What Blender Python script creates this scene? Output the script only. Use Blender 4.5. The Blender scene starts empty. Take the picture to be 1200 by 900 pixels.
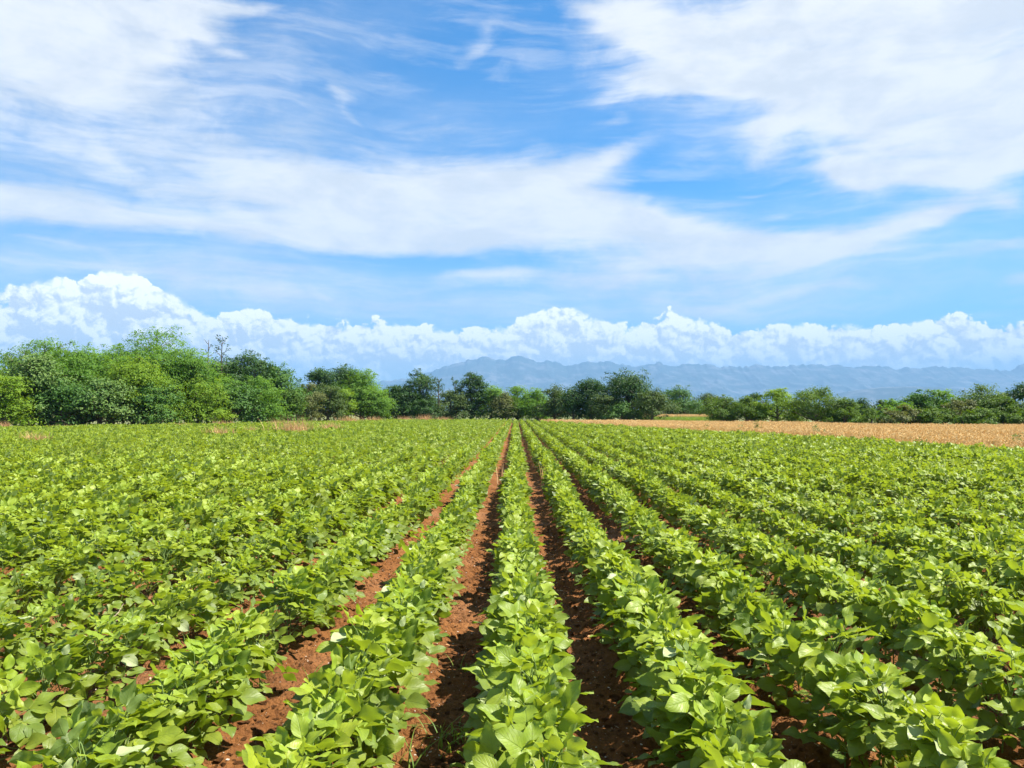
import bpy, math, random
import numpy as np
from mathutils import Vector, Matrix

R = math.radians
RNG = np.random.default_rng(11)
scene = bpy.context.scene
COL = scene.collection
PROTO = bpy.data.collections.new("prototypes")      # sources for the uncountable ground cover, never linked to the scene

# ------------------------------------------------------------------ picture geometry
F, VPX, HZ, CAMH = 930.0, 604.0, 481.0, 1.6          # focal length in pixels of the 1200 wide photo, vanishing point, horizon, eye height
def at(px, d):                                       # a place on the ground plan, from a bearing in the photo and a distance ahead
    return (px - VPX) / F * d, d
def high(py, d):                                     # height of what shows at that line of the photo at that distance
    return CAMH + (HZ - py) / F * d

# ------------------------------------------------------------------ mesh helpers
def mesh_np(name, V, polys, mat=None, smooth=True, fattr=None, uv=None):
    """polys: list of (n,k) index arrays; fattr: {name: per-vertex float array}; uv: per-vertex (n,2)"""
    me = bpy.data.meshes.new(name)
    V = np.asarray(V, dtype=np.float32)
    me.vertices.add(len(V)); me.vertices.foreach_set("co", V.ravel())
    loops = np.concatenate([np.asarray(p).ravel() for p in polys]).astype(np.int32)
    tot = np.concatenate([np.full(len(p), np.asarray(p).shape[1]) for p in polys]).astype(np.int32)
    start = np.concatenate([[0], np.cumsum(tot)[:-1]]).astype(np.int32)
    me.loops.add(len(loops)); me.loops.foreach_set("vertex_index", loops)
    me.polygons.add(len(tot)); me.polygons.foreach_set("loop_start", start)
    me.polygons.foreach_set("loop_total", tot)
    me.polygons.foreach_set("use_smooth", np.full(len(tot), smooth, dtype=bool))
    me.update(calc_edges=True)
    if fattr:
        for k, a in fattr.items():
            at_ = me.attributes.new(k, 'FLOAT', 'POINT')
            at_.data.foreach_set("value", np.asarray(a, dtype=np.float32))
    if uv is not None:
        l = me.uv_layers.new(name="UVMap")
        l.data.foreach_set("uv", np.asarray(uv, dtype=np.float32)[loops].ravel())
    if mat: me.materials.append(mat)
    me.validate()
    return me

class Geo:
    """collects vertex and face arrays into one mesh"""
    def __init__(s): s.V=[]; s.P={}; s.A={}; s.U=[]; s.n=0
    def add(s, V, F_, uv=None, **attr):
        V = np.asarray(V, dtype=float); F_ = np.asarray(F_)
        s.V.append(V); s.P.setdefault(F_.shape[1], []).append(F_ + s.n)
        for k, a in attr.items(): s.A.setdefault(k, []).append(np.broadcast_to(np.asarray(a, float), (len(V),)))
        s.U.append(np.zeros((len(V), 2)) if uv is None else uv)
        s.n += len(V)
    def build(s, name, mat, smooth=True):
        return mesh_np(name, np.concatenate(s.V), [np.concatenate(p) for p in s.P.values()], mat, smooth,
                       {k: np.concatenate(a) for k, a in s.A.items()}, np.concatenate(s.U))

def tube(geo, pts, radii, n=6, **attr):
    pts = np.asarray(pts, float); radii = np.asarray(radii, float)
    k = len(pts)
    tang = np.gradient(pts, axis=0); tang /= np.linalg.norm(tang, axis=1)[:, None] + 1e-9
    ref = np.array([0.31, 0.17, 0.93]) if abs(tang[0][2]) < .8 else np.array([1.0, .13, 0])
    a = np.cross(tang, ref); a /= np.linalg.norm(a, axis=1)[:, None] + 1e-9
    b = np.cross(tang, a)
    th = np.linspace(0, 2*np.pi, n, endpoint=False)
    V = (pts[:, None] + radii[:, None, None]*(np.cos(th)[None, :, None]*a[:, None] + np.sin(th)[None, :, None]*b[:, None])).reshape(-1, 3)
    i = np.arange(k-1)[:, None]*n; j = np.arange(n)[None]; j2 = (j+1) % n
    Fq = np.stack([i+j, i+j2, i+n+j2, i+n+j], -1).reshape(-1, 4)
    geo.add(V, Fq, **attr)

def link(name, me, parent=None):
    o = bpy.data.objects.new(name, me); COL.objects.link(o)
    if parent is not None: o.parent = parent
    return o
def tag(o, label=None, cat=None, group=None, kind=None):
    if label: o['label'] = label
    if cat: o['category'] = cat
    if group: o['group'] = group
    if kind: o['kind'] = kind
    return o
def empty(name, loc):
    o = bpy.data.objects.new(name, None); COL.objects.link(o); o.location = loc
    o.empty_display_size = .1
    return o

# ------------------------------------------------------------------ node helper
class NT:
    dim = '3D'
    def __init__(s, tree): s.t = tree; s.t.nodes.clear()
    def node(s, kind, **kw):
        n = s.t.nodes.new(kind)
        for k, v in kw.items(): setattr(n, k, v)
        return n
    def put(s, sock, v):
        if hasattr(v, 'is_output'): s.t.links.new(v, sock)
        elif v is not None:
            if sock.type in ('RGBA',) and len(v) == 3: v = (*v, 1)
            sock.default_value = v
    def m(s, op, a, b=None, c=None, clamp=False):
        n = s.node('ShaderNodeMath', operation=op); n.use_clamp = clamp
        s.put(n.inputs[0], a)
        if b is not None: s.put(n.inputs[1], b)
        if c is not None: s.put(n.inputs[2], c)
        return n.outputs[0]
    def add(s, *a):
        r = a[0]
        for b in a[1:]: r = s.m('ADD', r, b)
        return r
    def mul(s, a, b): return s.m('MULTIPLY', a, b)
    def sub(s, a, b): return s.m('SUBTRACT', a, b)
    def step(s, x, lo, hi, a=0.0, b=1.0, kind='SMOOTHSTEP'):
        n = s.node('ShaderNodeMapRange', interpolation_type=kind)
        for i, v in enumerate((x, lo, hi, a, b)): s.put(n.inputs[i], v)
        return n.outputs[0]
    def vec(s, x, y, z=0.0):
        n = s.node('ShaderNodeCombineXYZ')
        for i, v in enumerate((x, y, z)): s.put(n.inputs[i], v)
        return n.outputs[0]
    def xyz(s, v):
        n = s.node('ShaderNodeSeparateXYZ'); s.put(n.inputs[0], v); return n.outputs
    def vm(s, op, a, b=None):
        n = s.node('ShaderNodeVectorMath', operation=op); s.put(n.inputs[0], a)
        if b is not None:
            if op == 'SCALE': s.put(n.inputs['Scale'], b)
            else: s.put(n.inputs[1], b)
        return n.outputs['Value'] if op in ('LENGTH', 'DISTANCE', 'DOT_PRODUCT') else n.outputs['Vector']
    def noise(s, v, scale, detail=4, rough=.5, dist=0.0, out=0):
        n = s.node('ShaderNodeTexNoise', noise_dimensions=s.dim); s.put(n.inputs['Vector'], v)
        for k, x in (('Scale', scale), ('Detail', detail), ('Roughness', rough), ('Distortion', dist)): s.put(n.inputs[k], x)
        return n.outputs[out]
    def voro(s, v, scale, feature='F1', out='Distance', **kw):
        n = s.node('ShaderNodeTexVoronoi', feature=feature, voronoi_dimensions=s.dim); s.put(n.inputs['Vector'], v); s.put(n.inputs['Scale'], scale)
        for k, x in kw.items(): s.put(n.inputs[k], x)
        return n.outputs[out]
    def mix(s, f, a, b, blend='MIX'):
        n = s.node('ShaderNodeMix', data_type='RGBA', blend_type=blend)
        s.put(n.inputs[0], f); s.put(n.inputs[6], a); s.put(n.inputs[7], b)
        return n.outputs[2]
    def attr(s, name, out='Fac'):
        return s.node('ShaderNodeAttribute', attribute_name=name).outputs[out]
    def mapping(s, v, loc=(0,0,0), rot=(0,0,0), scale=(1,1,1), kind='POINT'):
        n = s.node('ShaderNodeMapping', vector_type=kind); s.put(n.inputs['Vector'], v)
        n.inputs['Location'].default_value = loc; n.inputs['Rotation'].default_value = rot; n.inputs['Scale'].default_value = scale
        return n.outputs[0]

def material(name):
    m = bpy.data.materials.new(name); m.use_nodes = True
    return m, NT(m.node_tree)
def finish(n, shader):
    o = n.node('ShaderNodeOutputMaterial'); n.t.links.new(shader, o.inputs['Surface'])
def principled(n, col, rough=.8, spec=.3, bump=None, strength=.5, dist=.02):
    p = n.node('ShaderNodeBsdfPrincipled'); n.put(p.inputs['Base Color'], col); n.put(p.inputs['Roughness'], rough)
    n.put(p.inputs['Specular IOR Level'], spec)
    if bump is not None:
        b = n.node('ShaderNodeBump'); n.put(b.inputs['Height'], bump); b.inputs['Strength'].default_value = strength
        b.inputs['Distance'].default_value = dist
        n.t.links.new(b.outputs[0], p.inputs['Normal'])
    return p
def leafy(n, p, tcol, f):
    t = n.node('ShaderNodeBsdfTranslucent'); n.put(t.inputs['Color'], tcol)
    x = n.node('ShaderNodeMixShader'); n.put(x.inputs[0], f)
    n.t.links.new(p.outputs[0], x.inputs[1]); n.t.links.new(t.outputs[0], x.inputs[2])
    return x.outputs[0]

# ------------------------------------------------------------------ materials
def soy_material():
    m, n = material("soy_leaf")
    uv = n.node('ShaderNodeUVMap').outputs[0]; u, v, _ = n.xyz(uv)
    av = n.m('ABSOLUTE', v)
    mid = n.step(av, .0, .09, 1, 0)
    ph = n.m('FRACT', n.sub(n.mul(u, 7.0), n.mul(av, 2.6)))
    side = n.step(n.m('ABSOLUTE', n.sub(ph, .5)), .0, .14, 1, 0)
    vein = n.m('MAXIMUM', mid, n.mul(side, .55))
    young, rnd = n.attr("young"), n.attr("rnd")
    pos = n.node('ShaderNodeNewGeometry')
    mott = n.noise(n.node('ShaderNodeTexCoord').outputs['Object'], 38, 3, .6)
    old = n.mix(rnd, (0.143, 0.221, 0.032), (0.222, 0.287, 0.030))
    yng = n.mix(rnd, (0.265, 0.383, 0.023), (0.353, 0.449, 0.032))
    c = n.mix(young, old, yng)
    c = n.mix(n.mul(vein, .30), c, (.17, .24, .06))
    c = n.mix(n.step(mott, .35, .75, 0, .28), c, (.05, .115, .018))
    oi = n.node('ShaderNodeObjectInfo').outputs['Random']
    c = n.mix(n.step(oi, .1, .9, 0, .30, 'LINEAR'), c, n.mix(1.0, c, (1.28, 1.02, .75), 'MULTIPLY'))
    blotch = n.noise(n.node('ShaderNodeTexCoord').outputs['Object'], 17, 4, .7)
    c = n.mix(n.step(blotch, .62, .74, 0, .45), c, (.34, .34, .06))
    c = n.mix(n.step(n.voro(n.node('ShaderNodeTexCoord').outputs['Object'], 70), .10, .16, .55, 0), c, (.16, .13, .045))
    c = n.mix(n.step(rnd, 1.2, 1.3, 0, .72), c, (.52, .58, .33))
    back = n.mix(.75, c, (.16, .22, .085))
    bf = pos.outputs['Backfacing']
    c2 = n.mix(bf, c, back)
    hgt = n.sub(n.mul(mott, .4), vein)
    p = principled(n, c2, n.step(mott, .3, .7, .38, .56, 'LINEAR'), .36, hgt, .35, .004)
    tc = n.mix(young, (.230, .323, .013), (.357, .442, .017))
    finish(n, leafy(n, p, tc, .40))
    return m
def plain_leaf(name, a, b, t, f=.3, rough=.55, spec=.18):
    m, n = material(name)
    rnd = n.attr("rnd")
    c = n.mix(rnd, a, b)
    p = principled(n, c, rough, spec)
    finish(n, leafy(n, p, n.mix(rnd, t, tuple(x*1.25 for x in t)), f))
    return m
def simple(name, a, b, scale=6, rough=.85, spec=.2, bump=.5, coord='Object', bd=.02):
    m, n = material(name)
    co = n.node('ShaderNodeTexCoord').outputs[coord]
    x = n.noise(co, scale, 6, .6)
    p = principled(n, n.mix(n.step(x, .3, .7), a, b), rough, spec, x, bump, bd)
    finish(n, p.outputs[0]); return m

def soil_material():
    m, n = material("red_soil")
    co = n.node('ShaderNodeTexCoord').outputs['Object']
    big = n.noise(co, 1.1, 4, .6); mid = n.noise(co, 14, 6, .62); fine = n.noise(co, 75, 5, .7)
    clod = n.voro(co, 34, 'F1'); 
    c = n.mix(n.step(big, .35, .68), (0.181, 0.073, 0.023), (0.245, 0.103, 0.033))
    c = n.mix(n.step(mid, .42, .68, 0, .65), c, (0.091, 0.034, 0.012))
    c = n.mix(n.step(fine, .58, .72, 0, .55), c, (0.353, 0.186, 0.067))
    speck = n.voro(co, 62, 'F1'); pick = n.voro(co, 62, 'F1', 'Color')
    sp = n.mul(n.step(speck, .10, .26, 1, 0), n.step(n.xyz(pick)[0], .80, .84))
    c = n.mix(n.step(n.noise(co, .55, 3, .55), .5, .68, 0, .35), c, (.27, .145, .085))
    c = n.mix(n.mul(sp, .85), c, (.55, .40, .28))
    hgt = n.add(n.mul(mid, 1.0), n.mul(fine, .45), n.mul(clod, -.5), n.mul(sp, .4))
    p = principled(n, c, .95, .1, hgt, 1.0, .035)
    finish(n, p.outputs[0]); return m

M = {}
M['soy'] = soy_material()
M['soystem'] = simple("soy_stem", (.12, .20, .05), (.19, .25, .07), 30)
M['soil'] = soil_material()
M['grassground'] = simple("grassy_ground", (.10, .13, .04), (.20, .19, .075), .5)
M['strawground'] = simple("straw_ground", (.40, .25, .12), (.52, .33, .17), 3)
M['bark'] = simple("bark", (.085, .062, .045), (.16, .125, .095), 9)
M['stone'] = simple("chalk_stone", (.50, .40, .31), (.66, .58, .48), 20)
M['grain'] = plain_leaf("ripe_grain", (0.568, 0.396, 0.159), (0.745, 0.557, 0.253), (0.706, 0.514, 0.223), .3, .7, .2)
M['dry'] = plain_leaf("dry_grass", (.56, .31, .14), (.80, .50, .26), (.66, .38, .17), .25, .7, .2)
M['stalk'] = simple("dry_stalk", (.50, .34, .22), (.66, .50, .36), 25)
M['green_grass'] = plain_leaf("green_grass", (.12, .22, .035), (.24, .30, .06), (.30, .40, .04), .35, .5)
M['weed'] = plain_leaf("weed_leaf", (.06, .11, .025), (.13, .17, .04), (.2, .27, .03), .3)
TREE = {   # leaf colours of the kinds of tree in the photo
 'feathery': plain_leaf("feathery_leaf", (0.078, 0.177, 0.023), (0.147, 0.258, 0.026), (0.215, 0.386, 0.017), .38),
 'yellow':   plain_leaf("yellow_leaf", (0.117, 0.215, 0.017), (0.200, 0.301, 0.022), (0.274, 0.398, 0.015), .40),
 'glossy':   plain_leaf("glossy_leaf", (0.047, 0.120, 0.020), (0.098, 0.192, 0.032), (0.111, 0.240, 0.019), .26, .55, .2),
 'pale':     plain_leaf("pale_leaf", (0.060, 0.133, 0.023), (0.170, 0.254, 0.061), (0.145, 0.254, 0.026), .28, .55, .2),
 'dark':     plain_leaf("dark_leaf", (0.025, 0.071, 0.013), (0.059, 0.123, 0.021), (0.067, 0.154, 0.012), .22, .5),
 'olive':    plain_leaf("olive_leaf", (0.051, 0.094, 0.018), (0.106, 0.154, 0.033), (0.111, 0.174, 0.019), .25),
 'brownish': plain_leaf("brownish_leaf", (0.103, 0.128, 0.034), (0.165, 0.176, 0.054), (0.179, 0.196, 0.034), .3),
 'hedge':    plain_leaf("hedge_leaf", (0.058, 0.125, 0.012), (0.138, 0.216, 0.023), (0.153, 0.250, 0.012), .28),
}

# ------------------------------------------------------------------ camera
cam = bpy.data.cameras.new("camera"); co = bpy.data.objects.new("camera", cam); COL.objects.link(co)
cam.sensor_width = 36; cam.lens = 36*F/1200; cam.clip_end = 60000; cam.clip_start = .05
co.location = (0, 0, CAMH)
co.rotation_euler = (R(90) + math.atan((HZ-450)/F), 0, math.atan((VPX-600)/F))
scene.camera = co

# ------------------------------------------------------------------ sun, sky
SUN_EL, SUN_AZ = 54.0, 84.0         # azimuth clockwise from the view direction (+Y): on the right, a touch ahead
def build_light():
    l = bpy.data.lights.new("sun", 'SUN'); l.energy = 5.0; l.angle = R(.5); l.color = (1, .95, .86)
    o = bpy.data.objects.new("sun", l); COL.objects.link(o)
    d = Vector((math.sin(R(SUN_AZ))*math.cos(R(SUN_EL)), math.cos(R(SUN_AZ))*math.cos(R(SUN_EL)), math.sin(R(SUN_EL))))
    o.rotation_euler = d.to_track_quat('Z', 'Y').to_euler(); o.location = (30, 0, 40)

def ang(px, py):
    az = math.atan((px-VPX)/F); return math.degrees(az), math.degrees(math.atan((HZ-py)/F*math.cos(az)))

def build_world():
    w = bpy.data.worlds.new("World"); scene.world = w; w.use_nodes = True
    n = NT(w.node_tree); n.dim = '2D'
    sky = n.node('ShaderNodeTexSky', sky_type='NISHITA'); sky.sun_disc = False
    sky.sun_elevation = R(SUN_EL); sky.sun_rotation = R(SUN_AZ); sky.altitude = 100; sky.air_density = 1.0; sky.dust_density = .6; sky.ozone_density = 3.0
    d = n.vm('NORMALIZE', n.node('ShaderNodeTexCoord').outputs['Generated'])
    x, y, z = n.xyz(d)
    az = n.mul(n.m('ARCTAN2', x, y), 57.29578); el = n.mul(n.m('ARCSINE', z), 57.29578)
    P = n.vec(az, el, 0)
    K = .1                                               # background strength
    # --- high streaky cloud
    wv = n.noise(n.mapping(P, scale=(.05, .12, 1)), 1.0, 3, .5, out=1)
    wv = n.vm('SUBTRACT', wv, (.5, .5, .5))
    Pw = n.vm('ADD', P, n.vm('MULTIPLY', wv, (7.0, 3.2, 0)))
    blobs = [  # px, py, half length, half thickness (px), tilt in the photo (deg, + rises to the right), weight
        (70, 28, 150, 40, 10, 1.15), (-60, 20, 160, 55, 0, .8), (215, 12, 90, 18, 14, .55),
        (20, 232, 150, 26, 0, 1.05), (170, 200, 150, 22, -14, .75), (330, 212, 130, 26, -14, .9), (470, 215, 120, 30, 4, 1.1), (600, 220, 110, 34, 6, .95), (690, 190, 60, 9, 22, .6),
        (110, 255, 190, 12, 2, .7), (390, 281, 150, 13, 2, 1.0), (560, 282, 130, 15, -2, .8), (600, 252, 140, 22, -4, .9), (770, 262, 120, 20, -10, .9), (880, 290, 120, 14, -2, .75), (740, 308, 150, 12, 4, .8), (990, 292, 110, 9, 12, .75), (1060, 270, 70, 12, 14, .5),
        (700, 330, 150, 10, 3, .75), (900, 347, 110, 8, 4, .6), (990, 308, 70, 6, 5, .5), (560, 322, 60, 6, 0, .5), (90, 290, 90, 5, -3, .5), (300, 345, 160, 11, -4, .40), (300, 322, 30, 6, 10, .35),
        (960, 26, 230, 54, -4, 1.25), (740, 18, 90, 20, -28, .95), (1120, 20, 180, 60, 0, 1.1), (870, 70, 90, 26, -22, .7), (1110, 110, 140, 56, 0, 1.3), (1120, 180, 100, 28, 6, 1.1), (1010, 190, 36, 14, -30, .7), (1190, 150, 60, 60, 0, .9),
        (725, 108, 55, 15, 8, .62), (800, 95, 70, 12, -6, .45), (905, 140, 55, 14, 20, .65), (895, 172, 34, 12, 10, .6), (930, 112, 70, 14, -16, .45), (700, 146, 24, 6, 10, .4),
        (1120, 252, 40, 13, 24, .5), (1060, 250, 60, 9, 10, .35), (1180, 296, 45, 10, 0, .5), (1185, 336, 34, 9, 6, .75), (1198, 240, 20, 14, 0, .6), (910, 250, 28, 6, 4, .4), (870, 216, 26, 3, 0, .4),
        (400, 103, 30, 10, -20, .55), (408, 130, 20, 8, -40, .45), (340, 98, 40, 5, -10, .35), (228, 38, 22, 5, -8, .5), (265, 60, 20, 4, -6, .5), (300, 10, 40, 8, 10, .3), (520, 45, 90, 22, 20, .26), (560, 45, 26, 8, 50, .3), (230, 120, 150, 18, -6, .30), (60, 100, 120, 30, -4, .34), (590, 75, 20, 18, 60, .25)]
    bias = None
    for (px, py, a, b, tilt, wgt) in blobs:
        ca, ce = ang(px, py)
        s = 57.29578/F*math.cos(R(ca))
        q = n.mapping(Pw, loc=(ca, ce, 0), rot=(0, 0, R(tilt)), scale=(a*s*1.08, b*s*1.08, 1), kind='TEXTURE')
        l = n.vm('LENGTH', q)
        g = n.mul(n.m('EXPONENT', n.mul(n.mul(l, l), -.9)), wgt)
        bias = g if bias is None else n.m('ADD', bias, g)
    # beyond the photograph: plain broken streaks
    out_ = n.step(n.m('ABSOLUTE', az), 38, 60); out2 = n.step(el, 30, 45)
    gen = n.noise(n.mapping(P, scale=(.035, .09, 1)), 1, 4, .55)
    bias = n.add(bias, n.mul(n.m('MAXIMUM', out_, out2), n.step(gen, .4, .65, 0, 1.0)))
    st = n.noise(n.mapping(Pw, rot=(0, 0, R(7)), scale=(.085, .75, 1)), 1.0, 8, .64)          # streaks
    pf = n.noise(n.mapping(P, rot=(0, 0, R(-12)), scale=(.30, .55, 1)), 1.0, 8, .62, .35)      # torn puffs
    tex = n.add(n.mul(st, .64), n.mul(pf, .36))
    dens = n.add(n.m('MINIMUM', n.mul(bias, 1.12), 1.35), n.mul(n.sub(tex, .5), 1.9))
    ci = n.step(dens, .22, 1.30)
    ci = n.m('MAXIMUM', ci, n.step(st, .45, .75, 0, .30))
    veil = None
    for (px, py, a, b, tilt, wgt) in [(130, 140, 300, 80, 0, .62), (60, 190, 160, 40, -10, .35), (290, 338, 380, 34, -3, .72), (850, 250, 240, 26, 0, .22), (880, 338, 360, 34, 2, .60), (830, 120, 160, 50, -14, .34), (330, 60, 160, 50, 20, .22), (480, 130, 200, 40, -5, .22), (1090, 275, 160, 60, 0, .28)]:
        ca, ce = ang(px, py); s = 57.29578/F*math.cos(R(ca))
        l = n.vm('LENGTH', n.mapping(Pw, loc=(ca, ce, 0), rot=(0, 0, R(tilt)), scale=(a*s, b*s, 1), kind='TEXTURE'))
        g = n.mul(n.step(l, 0, 1.7, 1, 0), wgt); veil = g if veil is None else n.m('MAXIMUM', veil, g)
    veil = n.mul(veil, n.step(tex, .28, .66, .40, 1.25))
    ci = n.sub(1.0, n.mul(n.sub(1.0, ci), n.sub(1.0, veil)))
    ci = n.mul(ci, .95)
    # --- cumulus bank along the horizon
    tops = [(-200, 352), (-60, 335), (0, 330), (60, 326), (100, 318), (145, 312), (180, 332), (215, 352), (240, 366), (300, 362), (345, 372), (400, 376), (450, 374), (500, 380), (545, 384), (590, 378), (625, 366), (665, 360), (700, 370), (725, 376), (760, 372), (800, 366), (830, 376), (870, 388), (900, 382), (935, 376), (980, 380), (1010, 382), (1050, 376), (1085, 370), (1110, 362), (1140, 374), (1165, 382), (1200, 376), (1260, 360), (1400, 372)]
    fc = n.node('ShaderNodeFloatCurve'); cv = fc.mapping.curves[0]
    A0, A1, EM = -50.0, 50.0, 14.0
    pts = [((ang(px, py)[0]-A0)/(A1-A0), ang(px, py)[1]/EM) for px, py in tops]
    pts = [(0, .5)] + pts + [(1, .5)]
    while len(cv.points) < len(pts): cv.points.new(.5, .5)
    for p_, (a, b) in zip(cv.points, pts): p_.location = (a, b); p_.handle_type = 'AUTO'
    fc.mapping.update()
    n.put(fc.inputs['Value'], n.step(az, A0, A1, 0, 1, 'LINEAR'))
    top = n.mul(fc.outputs[0], EM)
    top = n.add(top, n.mul(n.step(n.m('ABSOLUTE', az), 40, 60), n.mul(n.sub(n.noise(n.vec(az, 0, 0), .12, 2), .5), 4.0)))
    def billow(off):
        q = n.vm('ADD', P, off)
        ww = n.vm('SCALE', n.vm('SUBTRACT', n.noise(q, .9, 4, .6, out=1), (.5, .5, .5)), 1.3)
        q = n.vm('ADD', q, ww)
        b1 = n.voro(n.mapping(q, scale=(.52, .62, 1)), 1.0)
        b2 = n.voro(n.mapping(q, loc=(3, 7, 0), scale=(1.25, 1.45, 1)), 1.0)
        b3 = n.voro(n.mapping(q, loc=(9, 1, 0), scale=(2.9, 3.2, 1)), 1.0)
        f = n.noise(q, 4.5, 4, .62)
        return n.sub(1.15, n.add(n.mul(b1, .85), n.mul(b2, .42), n.mul(b3, .22), n.mul(f, .25)))
    B0 = billow((0, 0, 0)); B1 = billow((.22, .30, 0)); B2 = billow((.8, 1.1, 0))
    amp = n.step(n.noise(n.vec(az, el, 0), .35, 2), .35, .65, .55, 1.6)
    h = n.sub(n.add(top, n.mul(n.sub(B0, .45), amp)), el)
    cu = n.step(h, -.03, n.step(n.noise(n.vec(az, el, 0), .5, 3), .4, .7, .12, .75))
    rel = n.add(n.mul(n.sub(B0, B1), 1.5), n.mul(n.sub(B0, B2), .55))
    edge = n.step(h, 0, 1.6, .22, 0)
    lit = n.add(.58, n.mul(rel, 1.35), edge, n.mul(n.sub(n.noise(n.mapping(P, scale=(.30, .62, 1)), 1.0, 6, .62, .4), .5), 1.1), n.step(n.sub(top, el), .3, 3.4, .20, -.42))
    lit = n.m('MINIMUM', n.m('MAXIMUM', lit, 0.0), 1.0)
    low = n.step(el, 1.2, 4.6, 1, 0)                        # the bank dissolves towards its flat base
    bands = n.noise(n.mapping(P, scale=(.10, .9, 1)), 1, 5, .6)
    cu = n.mul(cu, n.sub(1.0, n.mul(low, n.step(bands, .35, .65, .75, .30))))
    # --- colours
    skyc = n.mix(1.0, sky.outputs[0], SKY_TINT, 'MULTIPLY')
    haz = n.step(el, 0, 16, .55, 0, 'LINEAR')
    skyc = n.mix(haz, skyc, tuple(c/K for c in SKY_LOW))
    cic = n.mix(n.step(n.noise(n.mapping(Pw, rot=(0, 0, R(10)), scale=(.16, .38, 1)), 1.0, 5, .6), .32, .66), tuple(.90*c*t_/K for c, t_ in zip(CIRRUS, (.95, .99, 1.03))), tuple(1.06*c/K for c in CIRRUS))
    shade = n.mix(lit, tuple(c/K for c in CU_DARK), tuple(c/K for c in CU_LIT))
    c = n.mix(ci, skyc, cic)
    c = n.mix(cu, c, shade)
    bg = n.node('ShaderNodeBackground'); n.put(bg.inputs['Color'], c); bg.inputs['Strength'].default_value = K
    o = n.node('ShaderNodeOutputWorld'); n.t.links.new(bg.outputs[0], o.inputs['Surface'])
    w.cycles.sampling_method = 'MANUAL'; w.cycles.sample_map_resolution = 512
SKY_TINT = (.165, .535, .76)
SKY_LOW = (.185, .285, .415)
CIRRUS = (.375, .382, .392)
CU_LIT = (.60, .60, .595)
CU_DARK = (.325, .355, .385)

# ------------------------------------------------------------------ ground
RIGHT_EDGE = lambda Y: 20.6 - .196*Y                      # right edge of the bean field
FAR = [(-400, 40), (0, 57), (160, 63), (310, 74), (380, 86), (450, 100), (620, 105), (690, 93)]   # far edge, by bearing
def far_depth(px): return float(np.interp(px, [a for a, _ in FAR], [b for _, b in FAR]))
def in_beans(x, y):
    px = VPX + F*x/np.maximum(y, .5)
    lim = np.interp(px, [a for a, _ in FAR], [b for _, b in FAR])
    return (y < lim) & (x < RIGHT_EDGE(y)) & (y > -12) & (x > -62)
GRAIN_FAR = [(600, 97), (655, 91), (750, 86), (830, 76), (910, 74), (1050, 61.5), (1200, 61), (1500, 60)]
def in_grain(x, y):
    px = VPX + F*x/np.maximum(y, .5)
    lim = np.interp(px, [a for a, _ in GRAIN_FAR], [b for _, b in GRAIN_FAR])
    return (y < lim) & (x > RIGHT_EDGE(y) + .7) & (y > 3) & (x < 68)

def fbm(x, y, sc, oct_=5, seed=0, gain=.5):
    r = np.random.default_rng(seed); out = np.zeros_like(x); a = 1.0
    for k in range(oct_):
        s = sc*2**k
        for _ in range(3):
            th = r.uniform(0, 6.283); ph = r.uniform(0, 6.283)
            out += a/3*np.sin((x*np.cos(th)+y*np.sin(th))*s*6.283*r.uniform(.7, 1.3)+ph)
        a *= gain
    return out
def value_noise(x, y, sc, seed=0):
    r = np.random.default_rng(seed); T = r.random((256, 256))
    xs, ys = x*sc, y*sc; xi, yi = np.floor(xs).astype(int), np.floor(ys).astype(int)
    fx, fy = xs-xi, ys-yi; fx = fx*fx*(3-2*fx); fy = fy*fy*(3-2*fy)
    g = lambda i, j: T[i % 256, j % 256]
    return (g(xi, yi)*(1-fx)+g(xi+1, yi)*fx)*(1-fy)+(g(xi, yi+1)*(1-fx)+g(xi+1, yi+1)*fx)*fy

ROW, ROW0 = .75, .015
def soil_height(x, y):
    ph = (x-ROW0)/ROW
    ridge = .035*np.cos(2*np.pi*ph)
    fade = np.clip(1-(y-14)/8, 0, 1)
    rough = (value_noise(x, y, 5, 1)-.5)*.05 + (value_noise(x, y, 13, 2)-.5)*.045 + (value_noise(x, y, 27, 3)-.5)*.034
    return ridge*1.0 + rough*fade

def grid_mesh(name, xs, ys, zf, mat):
    X, Y = np.meshgrid(xs, ys, indexing='xy')
    V = np.stack([X, Y, zf(X, Y)], -1).reshape(-1, 3)
    nx, ny = len(xs), len(ys)
    i = np.arange(ny-1)[:, None]*nx + np.arange(nx-1)[None]
    Fq = np.stack([i, i+1, i+nx+1, i+nx], -1).reshape(-1, 4)
    return mesh_np(name, V, [Fq], mat)

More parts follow.
